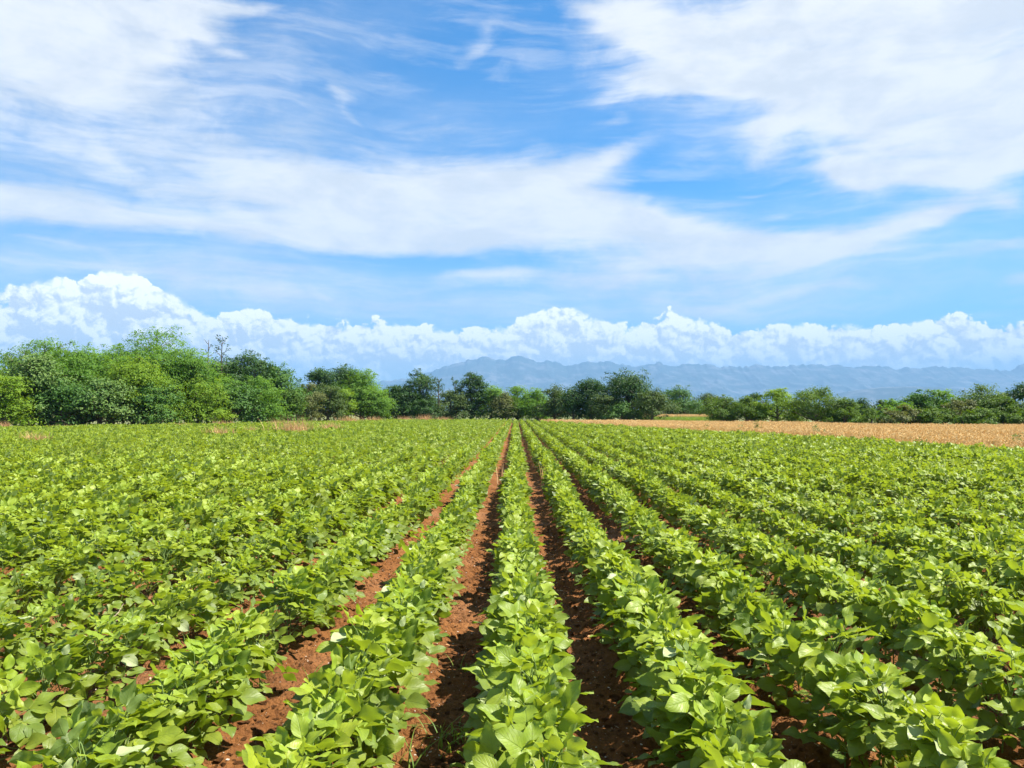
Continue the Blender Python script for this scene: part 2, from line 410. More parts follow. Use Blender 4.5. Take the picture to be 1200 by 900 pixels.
def build_ground():
    o = link("ground", grid_mesh("ground", np.linspace(-12500, 12500, 60), np.linspace(-1500, 15500, 40), lambda x, y: x*0-.08, M['grassground'])); tag(o, kind='structure')
    # bare red soil under the crop, fine near the camera
    xs = np.concatenate([np.arange(-62, -7, .125), np.arange(-7, 8.5, .024), np.arange(8.5, 23.2, .125)])
    ys = np.concatenate([np.arange(-12, 2.0, .25), np.arange(2.0, 11, .026), np.arange(11, 22, .07), np.arange(22, 106, .6)])
    X, Y = np.meshgrid(xs, ys, indexing='xy')
    V = np.stack([X, Y, soil_height(X, Y)], -1).reshape(-1, 3)
    nx = len(xs)
    i = np.arange(len(ys)-1)[:, None]*nx + np.arange(nx-1)[None]
    Fq = np.stack([i, i+1, i+nx+1, i+nx], -1).reshape(-1, 4)
    c = V[Fq].mean(1); Fq = Fq[in_beans(c[:, 0]-.5, c[:, 1]-.8)]
    used = np.unique(Fq); remap = np.full(len(V), -1); remap[used] = np.arange(len(used))
    o = link("field_soil", mesh_np("field_soil", V[used], [remap[Fq]], M['soil'])); tag(o, kind='structure')
    # straw coloured soil under the grain
    xs = np.arange(0, 69, .5); ys = np.arange(2, 97, .5)
    X, Y = np.meshgrid(xs, ys); V = np.stack([X, Y, X*0-.03+.01*np.sin(X*3)*np.sin(Y*2)], -1).reshape(-1, 3); nx = len(xs)
    i = np.arange(len(ys)-1)[:, None]*nx + np.arange(nx-1)[None]
    Fq = np.stack([i, i+1, i+nx+1, i+nx], -1).reshape(-1, 4); c = V[Fq].mean(1); Fq = Fq[in_grain(c[:, 0], c[:, 1])]
    used = np.unique(Fq); remap = np.full(len(V), -1); remap[used] = np.arange(len(used))
    o = link("grain_field_soil", mesh_np("grain_field_soil", V[used], [remap[Fq]], M['strawground'])); tag(o, kind='structure')

# ------------------------------------------------------------------ soybean plant
def leaf_grid(nu, nv):
    u = np.linspace(0, 1, nu); v = np.linspace(-1, 1, nv)
    U, W = np.meshgrid(u, v, indexing='ij')
    i = np.arange(nu-1)[:, None]*nv + np.arange(nv-1)[None]
    return U.ravel(), W.ravel(), np.stack([i, i+1, i+nv+1, i+nv], -1).reshape(-1, 4)
GRIDS = {}
def leaf(geo, r, base, d, nrm, L, Wd, res, young, rnd):
    """one ovate leaflet with a folded midrib, drooping tip and wavy margin"""
    if res not in GRIDS: GRIDS[res] = leaf_grid(*res)
    U, W, Q = GRIDS[res]
    d = d/np.linalg.norm(d); s = np.cross(d, nrm); s /= np.linalg.norm(s)+1e-9; nn = np.cross(s, d)
    prof = np.sin(np.pi*np.clip(U, 0, 1)**.80)**.70*(1-.14*U)
    wid = Wd*.5*prof*W
    fold = r.uniform(.12, .46); curl = r.uniform(-.10, .16); droop = r.uniform(-.02, .30); ph = r.uniform(0, 6.28)
    zz = fold*np.abs(wid) - droop*L*U**2*.6 + .06*L*np.sin(U*9+ph+W*2)*np.abs(W) - curl*Wd*np.abs(W)**2.5*prof
    bend = r.uniform(-.12, .12)*L*U*U
    V = base + (U*L)[:, None]*d + (wid+bend)[:, None]*s + zz[:, None]*nn
    geo.add(V, Q, uv=np.stack([U, W], -1), young=young, rnd=rnd)
def soy_plant(seed, res, nodes=14, H=.30, petiole_sides=4):
    r = np.random.default_rng(seed)
    G, S = Geo(), Geo()
    H *= r.uniform(.9, 1.12)
    lean = r.normal(0, .03, 2)
    stem = np.array([[lean[0]*t*t, lean[1]*t*t, -.05+t*(H+.05)] for t in np.linspace(0, 1, 6)])
    if petiole_sides: tube(S, stem, np.linspace(.0042, .0022, 6), 5)
    a0 = r.uniform(0, 6.28)
    for k in range(nodes):
        t = (k+.6)/nodes
        zc = .04 + t*(H-.02)
        p0 = np.array([lean[0]*t*t, lean[1]*t*t, zc])
        az = a0 + k*2.4 + r.normal(0, .35)
        elv = R(18 + 50*t + r.normal(0, 9))
        # leaves reach further across the row than along it
        ln = (.074 + .108*(1-t)**.6 + r.uniform(-.02, .024))*(1.0 - .12*abs(math.cos(az)))
        dh = np.array([math.cos(az), math.sin(az), 0])
        dd = dh*math.cos(elv) + np.array([0, 0, 1])*math.sin(elv)
        p1 = p0 + dd*ln; p1[2] = min(p1[2], .44)
        pm = (p0+p1)/2 + np.array([0, 0, .014])
        if petiole_sides: tube(S, [p0, pm, p1], [.0019, .0016, .0013], petiole_sides)
        yv = np.clip((p1[2]-.20)/.2 + r.normal(0, .12), 0, 1)
        up = r.normal(-.05, .30) + 1.25*max(0, t-.30)      # young leaves stand up, old ones lie flat
        f = dh*math.cos(up) + np.array([0, 0, 1])*math.sin(up)
        f = f + r.normal(0, .25, 3)*np.array([1, 1, .4]); f /= np.linalg.norm(f)
        n0 = np.array([0, 0, 1.0]) + r.normal(0, .46, 3) + np.array([.22, -.10, 0]); n0 -= f*np.dot(n0, f); n0 /= np.linalg.norm(n0)
        side = np.cross(f, n0)
        Ls = (.074 + .034*math.sin(math.pi*min(1, .2+t*.8)) )*r.uniform(.82, 1.18)*(1 if t < .85 else .68)
        rr = r.random()
        pale = r.integers(0, 3) if r.random() < .035 else -1
        for j, ba in enumerate((0, 1.25, -1.25)):
            b = ba + r.normal(0, .15)
            df = f*math.cos(b) + side*math.sin(b)
            nl = n0 + r.normal(0, .20, 3) + (side*.0 if j == 0 else -np.sign(ba)*side*.25)
            nl -= df*np.dot(nl, df); nl /= np.linalg.norm(nl)
            bs = p1 + (f*.024 if j == 0 else df*.004)
            L = Ls*(1.0 if j == 0 else .93)
            leaf(G, r, bs, df, nl, L, L*r.uniform(.64, .78), res, yv, 1.5 if (int(pale) == (0 if j == 0 else 1 if ba > 0 else 2)) else np.clip(rr+r.normal(0, .12), 0, 1))
    return S, G
def stuff_plant(name, seed, res, mat, nodes=14, H=.30, sides=3):
    S, G = soy_plant(seed, res, nodes, H, sides)
    me = G.build(name, mat)
    if sides:
        bpy.data.meshes.remove(me)
        base = G.n
        V = np.concatenate(G.V + S.V)
        polys = [np.concatenate(p) for p in G.P.values()] + [np.concatenate(p)+base for p in S.P.values()]
        pad = lambda k: np.concatenate(G.A[k] + [np.full(S.n, .35)])
        uv = np.concatenate(G.U + [np.full((S.n, 2), .5)])
        me = mesh_np(name, V, polys, mat, True, {'young': pad('young'), 'rnd': pad('rnd')}, uv)
    return me

# ------------------------------------------------------------------ scatter one uncountable cover as ONE object
def scatter_object(name, proto_meshes, P, rotz, scl, idx, kindname, tilt=None):
    c = bpy.data.collections.new(name + "_sources"); PROTO.children.link(c)
    for k, me in enumerate(proto_meshes):
        c.objects.link(bpy.data.objects.new(f"{name}_source_{k:02d}", me))
    me = bpy.data.meshes.new(name)
    P = np.asarray(P, np.float32); me.vertices.add(len(P)); me.vertices.foreach_set("co", P.ravel())
    for an, ty, arr in (("rotz", 'FLOAT', rotz), ("scl", 'FLOAT', scl), ("idx", 'INT', idx), ("tilt", 'FLOAT', np.zeros(len(P)) if tilt is None else tilt)):
        a = me.attributes.new(an, ty, 'POINT'); a.data.foreach_set("value", np.asarray(arr, np.int32 if ty == 'INT' else np.float32))
    me.update()
    o = link(name, me)
    g = bpy.data.node_groups.new(name + "_scatter", 'GeometryNodeTree')
    g.interface.new_socket("Geometry", in_out='INPUT', socket_type='NodeSocketGeometry')
    g.interface.new_socket("Geometry", in_out='OUTPUT', socket_type='NodeSocketGeometry')
    N, L = g.nodes, g.links
    gi, go = N.new('NodeGroupInput'), N.new('NodeGroupOutput')
    ci = N.new('GeometryNodeCollectionInfo'); ci.inputs['Collection'].default_value = c
    ci.inputs['Separate Children'].default_value = True; ci.inputs['Reset Children'].default_value = True
    ip = N.new('GeometryNodeInstanceOnPoints'); ip.inputs['Pick Instance'].default_value = True
    def na(nm, ty):
        a = N.new('GeometryNodeInputNamedAttribute'); a.data_type = ty; a.inputs['Name'].default_value = nm
        return a.outputs['Attribute']
    cx = N.new('ShaderNodeCombineXYZ'); L.new(na("tilt", 'FLOAT'), cx.inputs[0]); L.new(na("rotz", 'FLOAT'), cx.inputs[2])
    L.new(gi.outputs[0], ip.inputs['Points']); L.new(ci.outputs[0], ip.inputs['Instance'])
    L.new(na("idx", 'INT'), ip.inputs['Instance Index']); L.new(cx.outputs[0], ip.inputs['Rotation'])
    L.new(na("scl", 'FLOAT'), ip.inputs['Scale']); L.new(ip.outputs[0], go.inputs[0])
    md = o.modifiers.new("scatter", 'NODES'); md.node_group = g
    return tag(o, kind='stuff')

ORD = "first second third fourth fifth sixth seventh eighth ninth tenth eleventh twelfth thirteenth fourteenth fifteenth sixteenth seventeenth eighteenth nineteenth twentieth".split()
def ordinal(k):
    if k < 20: return ORD[k]
    tens = {2: "twenty", 3: "thirty", 4: "forty", 5: "fifty"}
    k += 1
    if k % 10 == 0: return {30: "thirtieth", 40: "fortieth", 50: "fiftieth"}[k]
    return tens[k//10] + "-" + ORD[k % 10 - 1]

def build_beans():
    r = np.random.default_rng(5)
    step = .185
    xs, ys, rows = [], [], []
    for k in range(-82, 28):
        y = np.arange(-10, 106, step) + r.uniform(-.06, .06, int(math.ceil(116/step)))[:len(np.arange(-10, 106, step))]
        x = ROW0 + k*ROW + r.normal(0, .022, len(y)) + .02*np.sin(y*.35 + k)
        xs.append(x); ys.append(y); rows.append(np.full(len(y), k))
    x, y, k = map(np.concatenate, (xs, ys, rows))
    px = VPX + F*x/np.maximum(y, .05)
    keep = in_beans(x, y) & ((np.abs(x) < np.maximum(y, 0)*.82 + 5.0))
    keep &= ~((y < 2.45) & (np.abs(x) < 1.9))                       # where the photographer stands
    keep &= r.random(len(x)) > .03
    x, y, k = x[keep], y[keep], k[keep]
    vig = value_noise(x, y, .35, 7)                             # vigour varies in patches along the rows
    sc = (.80 + .30*vig + .14*value_noise(x, y, .08, 17)) * r.normal(1, .065, len(x))
    sc *= np.where((k == -1) & (y < 12), .97, 1)
    rz = r.uniform(-.45, .45, len(x)) + np.pi*r.integers(0, 2, len(x))
    z = soil_height(x, y)*np.clip(1, 0, 1)
    # the 300 plants that show largest
    ztop = z + .40*sc
    pxx = VPX + F*x/np.maximum(y, .1); pyy = HZ + (CAMH-ztop)*F/np.maximum(y, .1)
    seen = (y > 1.6) & (pxx > -25) & (pxx < 1225) & (pyy < 915)
    order = np.argsort(np.where(seen, y, 1e6))[:300]
    near = np.zeros(len(x), bool); near[order] = True
    # prototypes: stem and foliage meshes shared by the copies
    protos = []
    for v in range(14):
        S, G = soy_plant(100+v, (8, 5), 20)
        protos.append((S.build("stem", M['soystem']), G.build("foliage", M['soy'])))
    names = {0: "the middle crop row"}
    for q in range(1, 14):
        names[q] = f"the {ordinal(q-1)} row right of the middle row" if q > 1 else "the row just right of the middle row"
        names[-q] = f"the {ordinal(q-1)} row left of the middle row" if q > 1 else "the row just left of the middle row"
    for row in sorted(set(k[order])):
        ids = [i for i in order if k[i] == row]; ids.sort(key=lambda i: y[i])
        for n_, i in enumerate(ids):
            sm, fm = protos[int(r.integers(0, 14))]
            o = empty("soybean_plant", (x[i], y[i], z[i])); o.rotation_euler = (0, 0, rz[i]); o.scale = (sc[i],)*3
            nm = names[row]
            where = f"soybean plant, {ordinal(n_)} from the front in {nm}"
            tag(o, where, "soybean plant", "soybean plants in the rows nearest the camera")
            link("stem", sm, o); link("foliage", fm, o)
    rest = ~near
    mid = [stuff_plant("bean_mid", 200+v, (6, 3), M['soy'], 19, .30, 3) for v in range(10)]
    far = [stuff_plant("bean_far", 300+v, (4, 3), M['soy'], 15, .30, 0) for v in range(8)]
    dist = y[rest]
    idx = np.where(dist < 22, r.integers(0, 10, rest.sum()), 10 + r.integers(0, 8, rest.sum()))
    o = scatter_object("soybean_foliage", mid + far, np.stack([x[rest], y[rest], z[rest]], -1), rz[rest], sc[rest], idx, 'stuff')
    tag(o, "bright green soybean rows filling the field behind the nearest plants", "soybean crop")
    print("beans", len(x), "near", len(order), "max depth", y[order].max())
    # pale chips and clods on the bare soil
    q = 60000
    sx = r.uniform(-6.0, 6.5, q); sy = 2.3 + 9*r.random(q)**1.6
    kk_ = np.abs(((sx-ROW0)/ROW) % 1 - .5) < .36; sx, sy = sx[kk_], sy[kk_]; q = len(sx)
    stones = []
    for v in range(6):
        bm_v = r.normal(0, 1, (14, 3)); bm_v /= np.linalg.norm(bm_v, axis=1)[:, None]; bm_v *= np.array([1, .75, .5])*r.uniform(.8, 1.2, (14, 1))
        import bmesh
        bm = bmesh.new(); [bm.verts.new(p_) for p_ in bm_v]; bmesh.ops.convex_hull(bm, input=bm.verts)
        me = bpy.data.meshes.new("stone"); bm.to_mesh(me); bm.free(); me.materials.append(M['stone'] if v < 2 else M['soil']); stones.append(me)
    for v in range(3):
        g = Geo(); rr = np.random.default_rng(900+v)
        for _ in range(2):
            a = rr.uniform(0, 6.28); dd = np.array([math.cos(a), math.sin(a), .1]); leaf(g, rr, rr.normal(0, .6, 3)*[1, 1, 0]+[0, 0, .4], dd, np.array([0, 0, 1.])+rr.normal(0, .3, 3), 3.2, .9 if v else 1.6, (5, 3), 0, .5)
        me = g.build("litter", M['stalk'] if v else M['dry']); stones.append(me)
    si = np.where(r.random(q) < .12, r.integers(0, 2, q), r.integers(2, 6, q))
    si = np.where(r.random(q) < .012, r.integers(6, 9, q), si)
    ss = np.where(si >= 6, r.uniform(.006, .014, q), 0) + np.where(si >= 6, 0, 1)*np.where(si < 2, r.uniform(.003, .0085, q), .005 + .022*r.random(q)**3.5)
    o = scatter_object("pebbles", stones, np.stack([sx, sy, soil_height(sx, sy)+.001], -1), r.uniform(0, 6, q), ss, si, 'stuff')
    tag(o, "small pale stones and red clods lying on the bare soil furrows", "pebbles")

# ------------------------------------------------------------------ grasses
def blades(geo, r, n, spread, h, w, lean=.5, seg=4, flat=.0, base=None):
    for _ in range(n):
        a = r.uniform(0, 6.28); p = np.array([r.normal(0, spread), r.normal(0, spread), 0]) if base is None else base
        hh = h*r.uniform(.55, 1.1); t = np.linspace(0, 1, seg+1)
        ln = lean*r.uniform(.2, 1.2)
        dx = np.array([math.cos(a), math.sin(a), 0]); s = np.array([-math.sin(a), math.cos(a), 0])
        c = p + (t**1.8*ln*hh)[:, None]*dx + (hh*(t - .35*ln*t**2.4))[:, None]*np.array([0, 0, 1])
        ww = w*r.uniform(.7, 1.3)*(1-t**1.6*.9)*.5
        V = np.concatenate([c - ww[:, None]*s, c + ww[:, None]*s])
        i = np.arange(seg); Q = np.stack([i, i+1, i+seg+2, i+seg+1], -1)
        geo.add(V, Q, rnd=r.random())

def build_grain():
    r = np.random.default_rng(21)
    protos = []
    for v in range(8):
        g = Geo(); rr = np.random.default_rng(500+v)
        blades(g, rr, 20, .12, .50, .014, .14, 3)
        for _ in range(9):                                     # ears
            p = np.array([rr.normal(0, .12), rr.normal(0, .12), .42+rr.uniform(0, .13)]); a = rr.uniform(0, 6.28)
            d = np.array([math.cos(a)*.7, math.sin(a)*.7, rr.uniform(.3, 1.2)]); d *= .09/np.linalg.norm(d)
            tube(g, [p, p+d*.5, p+d], [.006, .013, .004], 4, rnd=rr.uniform(.4, 1))
        protos.append(g.build("grain", M['grain'], False))
    n = 110000
    x = r.uniform(0, 66, n); y = r.uniform(8, 97, n)
    k = in_grain(x, y) & (x < y*.75+6)
    x, y = x[k], y[k]
    px2 = r.uniform(752, 850, 7000); d2 = r.uniform(108, 145, 7000)                 # the far clearing seen through the gap
    x = np.concatenate([x, (px2-VPX)/F*d2]); y = np.concatenate([y, d2])
    o = scatter_object("grain_vegetation", protos, np.stack([x, y, x*0-.03], -1), r.uniform(0, 6.28, len(x)), r.normal(1, .07, len(x))*(.92+.16*value_noise(x, y, .2, 9))*np.where(y > 100, 1.55, 1), r.integers(0, 8, len(x)), 'stuff')
    tag(o, "ripe tan grain standing in the field to the right", "grain field")
    print("grain", len(x))

def build_verge():
    """green and straw coloured grass along the end of the field and under the trees"""
    r = np.random.default_rng(31)
    gp, dp = [], []
    for v in range(6):
        g = Geo(); blades(g, np.random.default_rng(600+v), 22, .16, .42, .022, .6, 3); gp.append(g.build("grass", M['green_grass']))
    for v in range(4):
        g = Geo(); blades(g, np.random.default_rng(650+v), 20, .16, .50, .016, .5, 3); dp.append(g.build("grass", M['dry']))
    n = 9000
    px = r.uniform(-120, 1330, n)
    base = np.where(px < 640, np.interp(px, [a for a, _ in FAR], [b for _, b in FAR]), np.interp(px, [a for a, _ in GRAIN_FAR], [b for _, b in GRAIN_FAR]))
    d = base + .3 + 3.4*r.random(n)**1.3
    x = (px-VPX)/F*d
    k = ~in_beans(x, d) & ~in_grain(x, d)
    x, d, px = x[k], d[k], px[k]
    px2 = r.uniform(756, 846, 2600); d2 = r.uniform(97, 106, 2600)
    x = np.concatenate([x, (px2-VPX)/F*d2]); d = np.concatenate([d, d2]); px = np.concatenate([px, px2])
    dry = (value_noise(x, d, .22, 12) > .66) & (px < 560)
    idx = np.where(dry, r.integers(6, 10, len(x)), r.integers(0, 6, len(x)))
    ye = r.uniform(20, 84, 700); xe = RIGHT_EDGE(ye) + .35 + r.normal(0, .22, 700)
    ok = value_noise(xe, ye, .5, 41) > .5
    yg = np.concatenate([r.uniform(25, 85, 90), 58 + r.normal(0, .8, 30)]); xg = np.concatenate([np.interp(yg[:90], [25, 85], [16, 6]) + r.uniform(1, 40, 90), 26.5 + r.normal(0, 1.2, 30)])
    og = in_grain(xg, yg)
    xe, ye = np.concatenate([xe[ok], xg[og]]), np.concatenate([ye[ok], yg[og]])
    x = np.concatenate([x, xe]); d = np.concatenate([d, ye]); px = np.concatenate([px, np.full(len(xe), 650.)]); idx = np.concatenate([idx, r.integers(0, 6, len(xe))])
    o = scatter_object("grass", gp+dp, np.stack([x, d, x*0-.08], -1), r.uniform(0, 6.28, len(x)), r.uniform(.6, 1.15, len(x))*np.where(d > 96.5, np.where(px > 700, 2.15, 1.05), np.where(px == 650, 1.35, np.where(px > 640, .75, 1.05))), idx, 'stuff')
    tag(o, "rough green and dry grass along the foot of the trees", "grass")
    # right field edge between beans and grain
    # dry grass patches, each a thing
    patches = [(345, 45, 1.6, .85, "large patch of tall rusty dry grass standing in the bean field, biggest of the clumps"),
               (388, 50, 1.0, .6, "rusty dry grass clump just right of the biggest dry clump"),
               (296, 45, .7, .42, "small dry grass clump left of the biggest dry clump"),
               (257, 41, 1.1, .5, "low wide dry grass clump in front of the dark shrubs"),
               (42, 34, .9, .42, "low dry grass clump among beans near the left edge"),
               (410, 86, 1.9, .75, "broad orange dry grass patch at the field end under the pale sapling"),
               (438, 95, 1.5, .6, "orange dry grass patch at the field end below the feathery tree"),
               (475, 99, 1.6, .62, "orange dry grass patch at the field end before the dark thicket"),
               (498, 100, 1.4, .8, "mounded dry grass patch at the field end below the tall dark oak"),
               (520, 101, 1.5, .55, "flat dry grass patch at the field end below the thin pole tree"),
               (326, 74, 1.2, .4, "dry grass patch at the foot of the tall bluish tree"),
               (262, 71, 1.4, .4, "dry reddish grass strip below the glossy round bush"),
               (212, 66, 1.4, .3, "dry reddish grass below the yellow green trees"),
               (70, 60, 1.2, .25, "dry grass patch at the foot of the shrubs by the left edge"),
               (5, 58, .9, .5, "dry reddish grass at the very left edge below the shrubs")]
    for i, (px, d, wd, h, lab) in enumerate(patches):
        g = Geo(); rr = np.random.default_rng(700+i)
        blades(g, rr, int(190*wd), wd*.36, h*1.25+.28, .024, .5, 4)
        x_, y_ = at(px, d*.985)
        V = np.concatenate(g.V)
        o = link("dry_grass_clump", g.build("dry_grass_clump", M['dry'])); o.location = (x_, y_, .02)
        o.scale = (1, .6, 1)
        tag(o, lab, "dry grass", "dry grass clumps in and behind the bean field")
    stalks = [(590, 16.4, "thin dry orange stalk leaning beside the left furrow, in the row left of the middle"),
              (641, 16.8, "dry orange weed stalk standing in the row right of the middle, far up"),
              (798, 22, "dry orange weed stalk among the beans at right, before the grain")]
    for i, (px, d, lab) in enumerate(stalks):
        g = Geo(); blades(g, np.random.default_rng(760+i), 9, .05, .56, .022, .45, 4)
        x_, y_ = at(px, d); o = link("dry_stalk", g.build("dry_stalk", M['dry'])); o.location = (x_, y_, 0); tag(o, lab, "dry stalk", "dry weed stalks among the beans")
    # green tufts in the furrows close by
    tufts = [(528, 3.95, 40, .20, .09, "spiky green grass tuft beside the left furrow at the bottom of the photo"),
             (545, 5.0, 14, .16, .04, "small grass tuft at the furrow edge behind the spiky tuft"),
             (478, 3.62, 8, .2, .03, "few pale grass blades at the bottom edge left of the furrow"),
             (372, 4.55, 9, .2, .04, "thin dark grass blades over the second furrow on the left")]
    for i, (px, d, nb, h, sp, lab) in enumerate(tufts):
        g = Geo(); blades(g, np.random.default_rng(780+i), nb, sp, h, .008, 1.15, 5)
        x_, y_ = at(px, d); z_ = float(soil_height(np.array([x_]), np.array([y_]))[0])
        o = link("grass_tuft", g.build("grass_tuft", M['green_grass'])); o.location = (x_, y_, z_-.01); tag(o, lab, "grass tuft", "grass tufts in the furrows")
    g = Geo(); tube(g, [(-.15, 0, .02), (-.03, .02, .10), (.06, .01, .13), (.14, .03, .15)], [.004, .006, .005, .003], 6)
    tube(g, [(-.03, .02, .10), (.02, .07, .16), (.04, .09, .21)], [.004, .003, .002], 5)
    x_, y_ = at(132, 5.0); o = link("dry_twig", g.build("dry_twig", M['stalk'])); o.location = (x_, y_, .16); tag(o, "pale dry forked twig lying across the bean leaves at left", "twig")
    weeds = [(888, 46.5, 1.1, "tall branching green weed at the near edge of the tan grain"),
             (868, 49, .75, "smaller weed left of the tall branching weed in the grain"),
             (827, 53, .7, "thin weed in the grain, leftmost on the near edge"),
             (958, 39, .9, "thin upright dark weed stem in the grain"),
             (1190, 27.5, .8, "low spreading weed at the right edge of the photo in the grain"),
             (877, 50, .55, "low leafy weed between the two bigger weeds in the grain")]
    for i, (px, d, h, lab) in enumerate(weeds):
        rr = np.random.default_rng(800+i); x_, y_ = at(px, d)
        o = empty("weed", (x_, y_, -.03)); tag(o, lab, "weed", "green weeds in the grain")
        S, L_ = Geo(), Geo()
        for b in range(7):
            a = rr.uniform(0, 6.28); e = np.array([math.cos(a)*.35*h*rr.uniform(.2, 1), math.sin(a)*.35*h, h*rr.uniform(.6, 1.05)])
            st = np.array([0, 0, h*rr.uniform(0, .4)]); mid_ = (st+e)/2+np.array([e[0]*.15, e[1]*.15, -.03])
            tube(S, [st, mid_, e], [.012, .009, .004], 4)
            for q in range(16):
                t = rr.uniform(.25, 1.05); p = st+(e-st)*t+rr.normal(0, .03, 3)
                dd = rr.normal(0, 1, 3); leaf(L_, rr, p, dd, np.array([.1, -.3, 1])+rr.normal(0, .3, 3), .11, .05, (3, 3), 0, rr.random())
        tube(S, [(0, 0, 0), (0, 0, h*.5)], [.014, .01], 5)
        link("stem", S.build("stem", M['soystem']), o); link("leaves", L_.build("leaves", M['weed']), o)

# ------------------------------------------------------------------ trees
def build_tree(name, label, cat, px, d, top, wpx, kind, seed, style='round', base=.05, density=1.0, group=None, leaf_s=.17, lobes=None):
    r = np.random.default_rng(seed)
    x0, y0 = at(px, d); H = max(high(top, d), .9) + .08; W = wpx*d/F
    D = W*r.uniform(.8, 1.0)
    o = empty(name, (x0, y0, -.08)); tag(o, label, cat, group)
    zb = base*H
    nl = lobes or int(np.clip(9 + W*H*.28, 11, 24))
    T, C = Geo(), Geo()
    Lc, Lr = [], []
    for i in range(nl):
        t = (i+.5)/nl if i < nl-1 else .97
        t = np.clip(t + r.normal(0, .06), .0, 1)
        if style == 'round':  prof = math.sin(math.pi*min(.97, .24+.72*t**.9))**.55
        elif style == 'bush': prof = math.cos(t*1.35)**.45
        elif style == 'column': prof = .55+.45*math.sin(math.pi*(.2+.75*t))
        elif style == 'vase': prof = .45+.6*math.sin(math.pi*min(.95, .05+.75*t))
        else: prof = .8
        a = i*2.4 + r.uniform(-1.0, 1.0)
        rl = (.17+.22*r.random())*min(W, H*.95)*(.80 if style != 'bush' else .85)
        rad = max(0, W*.54*prof - rl*.72)*(r.uniform(.5, 1.12) if t < .9 else r.uniform(0, .5))
        zz = zb + rl*.55 + t*(H*1.02 - zb - rl*1.45)
        Lc.append((math.cos(a)*rad, math.sin(a)*rad*D/W, zz)); Lr.append(rl)
    Lc, Lr = np.array(Lc), np.array(Lr)
    # leaf clumps on the lobes' outer surface, sprays beyond it
    leafA = leaf_s**2*.55
    sil = W*H*.78
    nleaf = int(np.clip(sil*6.0*density/leafA, 900, 26000))
    per = 26 if style != 'sparse' else 18
    ncl = max(20, nleaf//per)
    li = r.choice(nl, ncl, p=Lr**2/np.sum(Lr**2))
    dirs = r.normal(0, 1, (ncl, 3)); dirs[:, 2] = np.where(dirs[:, 2] < -.4, -dirs[:, 2]*.6, dirs[:, 2]); dirs /= np.linalg.norm(dirs, axis=1)[:, None]
    shell = .55 + .50*r.random(ncl)**.6
    spray = r.random(ncl) < .13; shell = np.where(spray, r.uniform(1.12, 1.6, ncl), shell)
    cc = Lc[li] + dirs*(Lr[li]*shell)[:, None]*np.array([1, 1, .85])
    cc[:, 2] = np.clip(cc[:, 2], .12, H*1.02)
    crad = np.where(spray, .13, .24)*np.clip(Lr[li]/.9, .45, 1.3)*1.2
    n = ncl*per
    ci = np.repeat(np.arange(ncl), per)
    off = r.normal(0, 1, (n, 3))*crad[ci][:, None]*np.array([1, 1, .55])
    drop = 0
    if kind in ('feathery', 'yellow'):                       # arching, layered sprays
        od = dirs[ci]; al = r.normal(0, 1, n)*crad[ci]*1.5; off = off*np.array([.7, .7, .45]) + od*np.array([1, 1, .25])*al[:, None]; off[:, 2] -= .35*al**2/np.maximum(crad[ci], .05)*.5
    p = cc[ci] + off
    p[:, 2] = np.maximum(p[:, 2], .06)
    nrm = np.array([.15, -.10, .60]) + dirs[ci]*1.0 + r.normal(0, .45, (n, 3)); nrm /= np.linalg.norm(nrm, axis=1)[:, None]
    ax = np.cross(nrm, r.normal(0, 1, (n, 3))); ax /= np.linalg.norm(ax, axis=1)[:, None]; ay = np.cross(nrm, ax)
    s = (leaf_s*r.uniform(.6, 1.35, n))[:, None]
    fold = nrm*s*.16
    V = np.stack([p-ax*s*.6, p-ay*s*.36+fold, p+ax*s*.6, p+ay*s*.36+fold], 1).reshape(-1, 3)
    Q = np.arange(n*4).reshape(n, 4)
    clr = r.normal(0, .16, ncl); lob = r.normal(0, .10, nl)
    rnd = np.clip(.5 + clr[ci] + lob[li[ci]] + r.normal(0, .22, n), 0, 1)
    C.add(V, Q, rnd=np.repeat(rnd, 4))
    link("crown", C.build("crown", TREE[kind], False), o)
    # trunk with limbs reaching the lobes
    rt = np.clip(.018*H + .02*W, .05, .30)
    hs = H*.72; bend = r.normal(0, .03*H, 2)
    tp = [(bend[0]*t*t, bend[1]*t*t, hs*t) for t in np.linspace(0, 1, 8)]
    tube(T, tp, rt*np.linspace(1.15, .28, 8), 8)
    for i in range(nl):
        e = Lc[i]; t0 = np.clip((e[2]/hs)*.62-.05, .08, .92); b = np.array([bend[0]*t0*t0, bend[1]*t0*t0, hs*t0])
        m_ = b*.5+e*.5+np.array([0, 0, -.05*np.linalg.norm(e-b)])
        tube(T, [b, m_, e, e+(e-b)*.25], np.array([.42, .3, .18, .06])*rt*(1.15-.5*t0), 5)
    for j in np.nonzero(spray)[0][:40]:
        e = cc[j]; b = Lc[li[j]]; tube(T, [b, (b+e)/2, e], [rt*.12, rt*.09, rt*.05], 3)
    link("trunk", T.build("trunk", M['bark']), o)
    return o

